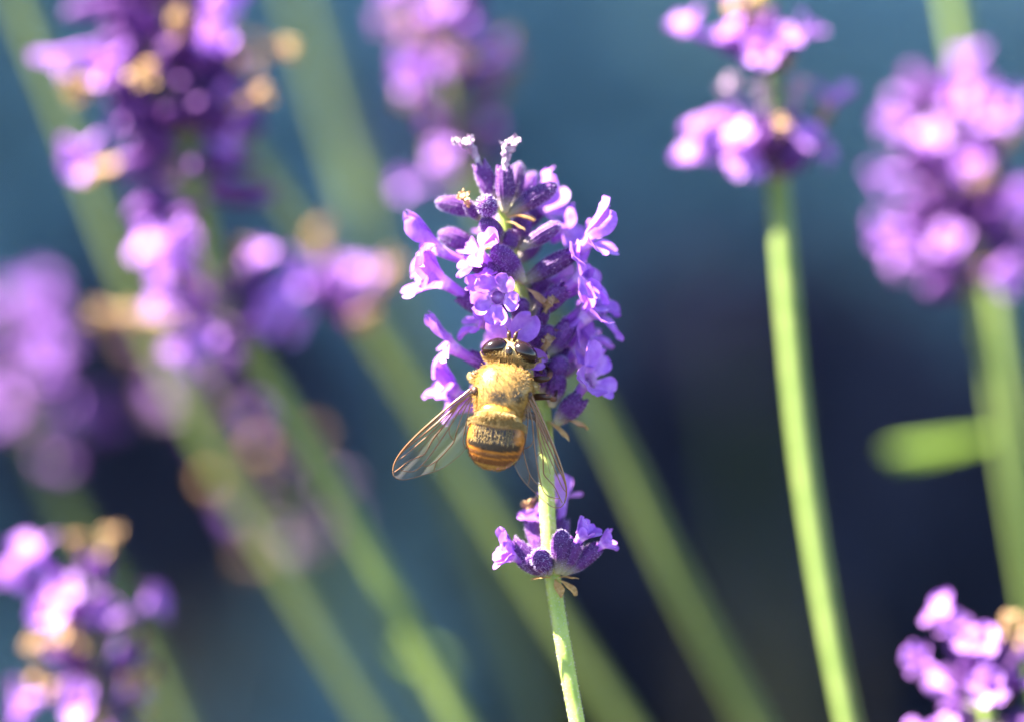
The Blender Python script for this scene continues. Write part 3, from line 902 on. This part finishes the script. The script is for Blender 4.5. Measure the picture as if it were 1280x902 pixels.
m, n, out = new_mat('wing_membrane')
fr = n.nodes.new('ShaderNodeFresnel'); fr.inputs[0].default_value = 1.42
nf = tex_noise(n, 26, 3, .5)
bb = bump(n, nf, .5, .012)
n.links.new(bb, fr.inputs['Normal'])
tr = n.nodes.new('ShaderNodeBsdfTransparent'); tr.inputs[0].default_value = (.93, .90, .85, 1)
gl = n.nodes.new('ShaderNodeBsdfGlossy'); gl.inputs['Roughness'].default_value = .22
n.links.new(bb, gl.inputs['Normal'])
df = n.nodes.new('ShaderNodeBsdfTranslucent'); df.inputs[0].default_value = (.75, .72, .70, 1)
m1 = n.nodes.new('ShaderNodeMixShader'); m1.inputs[0].default_value = .04
n.links.new(tr.outputs[0], m1.inputs[1]); n.links.new(df.outputs[0], m1.inputs[2])
m2 = n.nodes.new('ShaderNodeMixShader')
n.links.new(fr.outputs[0], m2.inputs[0]); n.links.new(m1.outputs[0], m2.inputs[1]); n.links.new(gl.outputs[0], m2.inputs[2])
n.links.new(m2.outputs[0], out.inputs[0])
M['wing'] = m
m, n, out = new_mat('wing_vein')
p = n.nodes.new('ShaderNodeBsdfPrincipled')
p.inputs['Base Color'].default_value = (.20, .085, .026, 1)
p.inputs['Roughness'].default_value = .3
p.inputs['Coat Weight'].default_value = .4
n.links.new(p.outputs[0], out.inputs[0])
M['vein'] = m

FLYD = -.62
fly_o = P(629, 488, FLYD)
fwd = cv(.17, 1, -.22); dors = cv(-.04, .28, 1)
dors = (dors - fwd * dors.dot(fwd)).normalized()
side = fwd.cross(dors).normalized()
FM = Matrix.Translation(fly_o) @ Matrix((side, fwd, dors)).transposed().to_4x4()
FI = FM.inverted()
fly = empty('hoverfly', fly_o)
fly.matrix_world = FM
tag(fly, 'golden brown bee-like hoverfly with spread clear wings drinking from the lavender', 'hoverfly')
fr_ = random.Random(77)

# body: one lofted surface, tail to face
#      y     half-w  half-h  z-centre
SEC = [(-.745, .015, .012, -.12), (-.735, .075, .045, -.115), (-.70, .160, .085, -.105), (-.64, .222, .118, -.085), (-.56, .262, .138, -.06), (-.46, .274, .145, -.03), (-.38, .262, .14, -.01),
       (-.32, .245, .14, 0), (-.27, .228, .145, .0), (-.23, .226, .165, .0), (-.16, .240, .20, .0), (-.06, .272, .225, .0), (.04, .275, .225, .0), (.12, .258, .21, -.005), (.19, .215, .175, -.02),
       (.235, .15, .125, -.04), (.26, .10, .085, -.055), (.275, .105, .085, -.06), (.295, .19, .12, -.06), (.33, .240, .15, -.055), (.38, .245, .16, -.06), (.43, .21, .15, -.075), (.48, .14, .11, -.10), (.52, .07, .06, -.12), (.535, .012, .012, -.13)]
NS, NR = 120, 56
sec = smooth_path(SEC, NS)
V, F, Cc = [], [], []
def lerp3(a, b, t):
    t = max(0, min(1, t)); return tuple(x + (y - x) * t for x, y in zip(a, b))
def sstep(a, b, x):
    t = max(0, min(1, (x - a) / (b - a))); return t * t * (3 - 2 * t)
ORG = (.50, .18, .02); BLK = (.030, .018, .010); BRN = (.17, .06, .015); GLD = (.50, .28, .055); TAN = (.37, .215, .055); OLV = (.045, .028, .012)
def body_colour(x, y, z):
    if y < -.26:                                     # abdomen
        c = GLD
        hw = .25
        xx = abs(x) / hw
        yb = y - .05 * xx * xx                       # bands arch across the back
        c = lerp3(c, ORG, sstep(-.36, -.42, yb))
        c = lerp3(c, BLK, sstep(-.375, -.41, yb) * sstep(-.565, -.55, yb) * sstep(.92, .62, xx))     # dark middle
        c = lerp3(c, BLK, sstep(-.535, -.555, yb) * sstep(-.612, -.60, yb) * sstep(1.08, .95, xx))   # full band
        c = lerp3(c, BRN, sstep(-.622, -.630, yb))
        c = lerp3(c, ORG, sstep(-.658, -.664, yb) * sstep(-.676, -.670, yb))
        c = lerp3(c, GLD, sstep(-.712, -.725, yb))
        return c
    if y < .25:                                      # thorax
        c = TAN
        for (sx, sy, rx, ry) in [(-.02, -.11, .095, .055), (.165, -.075, .06, .06), (-.19, .05, .05, .07), (.10, .12, .06, .05), (-.07, .12, .06, .05)]:
            q = ((x - sx) / rx) ** 2 + ((y - sy) / ry) ** 2
            c = lerp3(c, OLV, (1 - sstep(.3, 1.5, q)) * (.9 if sy < 0 else .45))
        c = lerp3(c, GLD, sstep(.19, .26, abs(x)) * .5)
        return c
    if y < .30: return BLK
    c = (.42, .29, .11)
    c = lerp3(c, BLK, sstep(.505, .525, y))
    return c
for (y, hw, hh, zc) in sec:
    for s in range(NR):
        th = 2 * math.pi * s / NR
        cx, sz = math.cos(th), math.sin(th)
        ex = .9
        x = hw * math.copysign(abs(cx) ** ex, cx); z = zc + hh * math.copysign(abs(sz) ** ex, sz)
        q = Vector((x, y, z))
        groove = 0
        for gy in (-.625, -.50, -.665, -.375):
            groove += .006 * math.exp(-((y - .05 * (x / .25) ** 2 - gy) / .010) ** 2)
        q.z -= groove if z > zc else 0
        q += Vector((x, 0, z - zc)) * .03 * noise.noise(q * 9)
        V.append(q); Cc.append(body_colour(x, y, z))
for i in range(NS):
    for s in range(NR):
        s2 = (s + 1) % NR
        F.append((i * NR + s, (i + 1) * NR + s, (i + 1) * NR + s2, i * NR + s2))
F.append(tuple(range(NR))); F.append(tuple(NS * NR + s for s in range(NR - 1, -1, -1)))
body_me = mesh_data('fly_body', V, F, M['fly_body'], cols=Cc)
put('body', body_me, fly)
BV = V

# coat of hair
def body_hair(y0, y1, cnt, ln, rad, lean, colf, zmin=-.08, xlim=9):
    roots = []
    guard = 0
    while len(roots) < cnt and guard < cnt * 30:
        guard += 1
        i = fr_.randrange(1, NS - 1); s = fr_.randrange(NR)
        q = BV[i * NR + s]
        if not (y0 <= q.y <= y1) or q.z < zmin or abs(q.x) > xlim: continue
        q2 = BV[(i + 1) * NR + (s + 1) % NR]
        p_ = q.lerp(q2, fr_.random()) .lerp(BV[i * NR + (s + 1) % NR], fr_.random())
        a = BV[(i + 1) * NR + s] - BV[(i - 1) * NR + s]; b = BV[i * NR + (s + 1) % NR] - BV[i * NR + s - 1]
        nn = b.cross(a) if True else a
        if nn.length < 1e-9: continue
        nn.normalize()
        if nn.dot(Vector((p_.x, 0, p_.z - sec[i][3]))) < 0: nn = -nn
        roots.append((p_, nn))
    return hairs(roots, ln, rad, lean, fr_, colf)
def gold(p_, r_):
    k = r_.uniform(.8, 1.15); return (.58 * k, .34 * k, .085 * k)
def pale(p_, r_):
    k = r_.uniform(.85, 1.1); return (.66 * k, .47 * k, .19 * k)
def back_mix(p_, r_):
    c = body_colour(p_.x, p_.y, p_.z)
    return tuple(min(.95, a * .85 + b * .15) for a, b in zip(c, gold(p_, r_)))
hb = MB(); hcols = []
for args in [(-.24, .24, 3000, .022, .0014, Vector((0, -.75, .0)), back_mix),
             (-.24, .24, 1300, .050, .0020, Vector((0, -.5, .0)), gold, -.2),
             (-.36, -.29, 1300, .050, .0024, Vector((0, -.7, .15)), pale),
             (-.54, -.38, 620, .042, .0018, Vector((0, -1.1, .05)), pale, -.02, .20),
             (-.74, -.33, 1500, .022, .0018, Vector((0, -1.2, .0)), back_mix, -.2),
             (.285, .35, 1300, .040, .0024, Vector((0, -.5, .25)), pale, -.12),
             (.44, .52, 200, .016, .0018, Vector((0, .6, .0)), pale, -.12)]:
    hv, hf, hc = body_hair(*args)
    hb.add(hv, hf); hcols += hc
fo = put('fur', mesh_data('fly_fur', hb.v, hb.f, M['fly_hair'], cols=hcols), fly)
fo['kind'] = 'stuff'

def ellipsoid(cx, rx, ry, rz, rot=None, nu=28, nv=18, f=None):
    V, F = [], []
    for i in range(nv + 1):
        ph = math.pi * i / nv
        for s in range(nu):
            th = 2 * math.pi * s / nu
            q = Vector((rx * math.sin(ph) * math.cos(th), ry * math.sin(ph) * math.sin(th), rz * math.cos(ph)))
            if f: q = f(q)
            if rot is not None: q = rot @ q
            V.append(q + cx)
    for i in range(nv):
        for s in range(nu):
            s2 = (s + 1) % nu
            F.append((i * nu + s, (i + 1) * nu + s, (i + 1) * nu + s2, i * nu + s2))
    return V, F
# scutellum: smooth amber shield behind the thorax
V, F = ellipsoid(Vector((.0, -.235, .135)), .165, .085, .075)
put('scutellum', mesh_data('scutellum', V, F, M['fly_body'], cols=[(.55, .25, .03)] * len(V)), fly)
roots = [(v, (v - Vector((0, -.2, .1))).normalized()) for v in V if v.y < -.24 and v.z > .08 and fr_.random() < .9] * 3
hv, hf, hc = hairs(roots, .07, .0024, Vector((0, -.5, .0)), fr_, pale)
o = put('scutellum_fringe', mesh_data('scutellum_fringe', hv, hf, M['fly_hair'], cols=hc), fly); o['kind'] = 'stuff'
# compound eyes
for sx in (-1, 1):
    rot = Matrix.Rotation(R(-24 * sx), 3, 'Z') @ Matrix.Rotation(R(24 * sx), 3, 'Y')
    def shp(q):
        q = q.copy()
        q.y *= 1 - .18 * (q.x * sx / .15)
        return q
    V, F = ellipsoid(Vector((.146 * sx, .385, .005)), .138, .094, .122, rot, 36, 24, shp)
    cc = []
    for v in V:
        b = .5 + .5 * noise.noise(v * 6)
        cc.append(lerp3((.005, .003, .003), (.022, .008, .004), b))
    e = put('eye', mesh_data('compound_eye', V, F, M['fly_eye'], cols=cc), fly)
    # pale rim of short hair behind the eye
    ring = []
    for k in range(260):
        t = fr_.uniform(R(200), R(340))
        q = rot @ Vector((.142 * math.cos(t) , .108 * math.sin(t), -.015)) + Vector((.146 * sx, .377, .0))
        ring.append((q, (rot @ Vector((math.cos(t), math.sin(t), .5))).normalized()))
    hv, hf, hc = hairs(ring, .028, .0022, Vector((0, -.2, .3)), fr_, pale)
    o = put('eye_fringe', mesh_data('eye_fringe', hv, hf, M['fly_hair'], cols=hc), fly); o['kind'] = 'stuff'
# three ocelli on the crown
V, F = ellipsoid(Vector((0, .36, .105)), .035, .05, .03)
put('ocelli_tubercle', mesh_data('ocelli_tubercle', V, F, M['fly_eye'], cols=[(.03, .018, .012)] * len(V)), fly)
# antennae with bristle
for sx in (-1, 1):
    b_ = MB()
    V, F = tube([(.025 * sx, .49, .0), (.032 * sx, .535, .035), (.038 * sx, .57, .03)], [.016, .022, .014], 8); b_.add(V, F)
    V, F = tube([(.034 * sx, .545, .045), (.055 * sx, .58, .07), (.085 * sx, .60, .08)], [.004, .003, .0015], 6); b_.add(V, F)
    put('antenna', mesh_data('antenna', b_.v, b_.f, M['fly_leg'], cols=[(.07, .03, .015)] * len(b_.v)), fly)
# proboscis reaching into the floret
V, F = tube([(0, .47, -.15), (.01, .48, -.25), (.02, .46, -.36)], [.028, .022, .018], 8)
put('proboscis', mesh_data('proboscis', V, F, M['fly_leg'], cols=[(.06, .035, .02)] * len(V)), fly)
# legs (femur, tibia, foot as one limb each)
def to_fly(px, py, d):
    return FI @ P(px, py, d)
LEGS = [((.17, .12, -.14), to_fly(684, 473, -.58), to_fly(688, 464, -.25), to_fly(676, 452, -.12)),
        ((.20, -.02, -.15), to_fly(686, 496, -.60), to_fly(694, 498, -.30), to_fly(696, 488, -.14)),
        ((.16, -.14, -.15), to_fly(672, 525, -.52), to_fly(684, 545, -.2), to_fly(684, 560, .12)),
        ((-.17, .12, -.14), to_fly(592, 468, -.62), to_fly(604, 460, -.3), to_fly(612, 452, -.05)),
        ((-.20, -.02, -.15), to_fly(588, 492, -.5), to_fly(600, 494, -.2), to_fly(606, 492, .06)),
        ((-.14, -.14, -.15), to_fly(596, 520, -.45), to_fly(630, 525, -.1), to_fly(668, 520, .1))]
for i, (a, b, c, e) in enumerate(LEGS):
    a = Vector(a)
    pts = [a, a.lerp(b, .5) + Vector((0, .012, .01)), b, b.lerp(c, .5) + Vector((.005, -.01, 0)), c, c.lerp(e, .5), e]
    pt2 = smooth_path([tuple(p_) for p_ in pts], 24)
    rad = [.022 + .013 * math.sin(math.pi * min(1, k / 9)) if k < 9 else (.020 + .008 * math.sin(math.pi * (k - 9) / 8) if k < 17 else .014) for k in range(25)]
    V, F = tube(pt2, rad, 10)
    cc = []
    for k in range(25):
        c_ = (.05, .018, .008) if k < 9 or k > 13 else (.16, .07, .02)
        cc += [c_] * 10
    put('leg', mesh_data('fly_leg', V, F, M['fly_leg'], cols=cc), fly)
# fluffy shoulder tuft that stands out beside the thorax
for sx, cx_ in ((-1, Vector((-.285, .085, .0))), (1, Vector((.262, .10, -.06)))):
    V, F = ellipsoid(cx_, .055, .042, .045)
    tf_ = put('shoulder_lobe', mesh_data('shoulder_lobe', V, F, M['fly_body'], cols=[(.55, .40, .18)] * len(V)), fly)
    roots = [(v, (v - cx_).normalized()) for v in V if fr_.random() < .5]
    hv, hf, hc = hairs(roots, .035, .0022, Vector((0, 0, 0)), fr_, pale)
    o = put('lobe_fur', mesh_data('lobe_fur', hv, hf, M['fly_hair'], cols=hc), tf_); o['kind'] = 'stuff'

# wings
OUTL = [(0, .028), (.2, .045), (.4, .056), (.574, .0626), (.72, .062), (.82, .055), (.90, .042), (.96, .022), (1.005, -.005), (1.03, -.04), (1.025, -.078), (.995, -.112), (.94, -.142), (.85, -.185), (.742, -.232), (.65, -.258), (.55, -.270),
        (.46, -.272), (.376, -.262), (.345, -.235), (.325, -.235), (.30, -.265), (.26, -.272), (.22, -.25), (.18, -.20), (.13, -.13), (.06, -.065), (0, -.03)]
VEINS = [([(0, .028), (.2, .045), (.4, .056), (.574, .0626), (.72, .062), (.82, .055), (.90, .042), (.96, .022), (1.005, -.005)], .0105),
         ([(0, .01), (.25, .03), (.45, .045), (.6, .0600)], .0065), ([(0, 0), (.15, .012), (.4, .022), (.6, .034), (.78, .048), (.86, .048)], .0100),
         ([(.16, .010), (.3, .004), (.5, .000), (.7, .010), (.85, .018), (.92, .034)], .0062), ([(.20, .004), (.38, -.026), (.55, -.045), (.64, -.068), (.70, -.080), (.76, -.064), (.84, -.036), (.95, -.026), (1.0, -.02)], .0068),
         ([(.03, -.012), (.2, -.028), (.38, -.066), (.55, -.098), (.72, -.122), (.84, -.126), (.90, -.105), (.94, -.06), (.95, -.028)], .0062), ([(.05, -.02), (.2, -.06), (.34, -.12), (.43, -.165), (.52, -.178), (.66, -.182), (.76, -.158), (.78, -.124)], .0056),
         ([(.05, -.024), (.16, -.085), (.28, -.155), (.37, -.205), (.41, -.262)], .0055), ([(.50, -.036), (.515, -.065), (.53, -.094)], .0048), ([(.38, -.066), (.42, -.11), (.43, -.165)], .0048),
         ([(.66, -.182), (.72, -.205), (.75, -.225)], .0042), ([(.40, -.025), (.55, -.022), (.72, -.035)], .0032),
         ([(1.005, -.005), (1.03, -.04), (1.025, -.078), (.995, -.112), (.94, -.142), (.85, -.185), (.742, -.232), (.65, -.258), (.55, -.270), (.46, -.272), (.376, -.262)], .0036),
         ([(.345, -.235), (.325, -.235), (.30, -.265), (.26, -.272), (.22, -.25), (.18, -.20), (.13, -.13)], .0050)]
def wing(root_p, tip_p, lead, hump, seed):
    root_p = Vector(root_p); tip_p = Vector(tip_p)
    e = tip_p - root_p
    LW = e.length
    e = e / LW
    ld = (Vector(lead) - e * Vector(lead).dot(e)).normalized()
    up = e.cross(ld)
    if up.z < 0: up = -up
    def S(s, t, k=0):
        wav = .010 * math.sin(t * 48 + s * 3) * min(1, s * 3) + .008 * noise.noise(Vector((s * 5 + seed, t * 14, seed)))
        z = hump * math.sin(min(1, s) * math.pi) * .5 + t * .25 + wav
        return root_p + e * s * LW + ld * t * LW * 1.16 + up * (z * LW + k)
    # membrane: leading edge / trailing edge rows filled across
    n_ = len(OUTL)
    tip_i = 9
    lead_e = smooth_path(OUTL[:tip_i + 1], 64)
    trail_e = smooth_path(OUTL[tip_i:][::-1], 64)
    NT = 22
    V, F = [], []
    for i in range(65):
        a, b = lead_e[i], trail_e[i]
        for j in range(NT + 1):
            k = j / NT
            V.append(S(a[0] + (b[0] - a[0]) * k, a[1] + (b[1] - a[1]) * k))
    for i in range(64):
        for j in range(NT):
            q = i * (NT + 1) + j
            F.append((q, q + 1, q + NT + 2, q + NT + 1))
    w_ = put('wing', mesh_data('wing_membrane', V, F, M['wing']), fly)
    for (vp, r_) in VEINS:
        pp = smooth_path(vp, 8 * (len(vp) - 1))
        nn = len(pp)
        pts = [S(q[0], q[1], .001) for q in pp]
        rad = [max(.0024, r_ * 1.15 * (1 - .45 * i / nn)) for i in range(nn)]
        VV, FF = tube(pts, rad, 6)
        put('vein', mesh_data('wing_vein', VV, FF, M['vein']), w_)
    return w_
wing(to_fly(592, 489, -.74), to_fly(491, 587, -.60), to_fly(520, 480, -.7) - to_fly(592, 489, -.74), .05, 1)
wing(to_fly(660, 496, -.74), to_fly(706, 627, -.62), to_fly(760, 480, -.7) - to_fly(660, 496, -.74), .05, 2)
# dark hinge at each wing root
for (px, py) in ((594, 488), (661, 494)):
    c_ = to_fly(px, py, -.73)
    V, F = ellipsoid(c_, .035, .045, .03)
    put('wing_hinge', mesh_data('wing_hinge', V, F, M['fly_leg'], cols=[(.06, .025, .012)] * len(V)), fly)
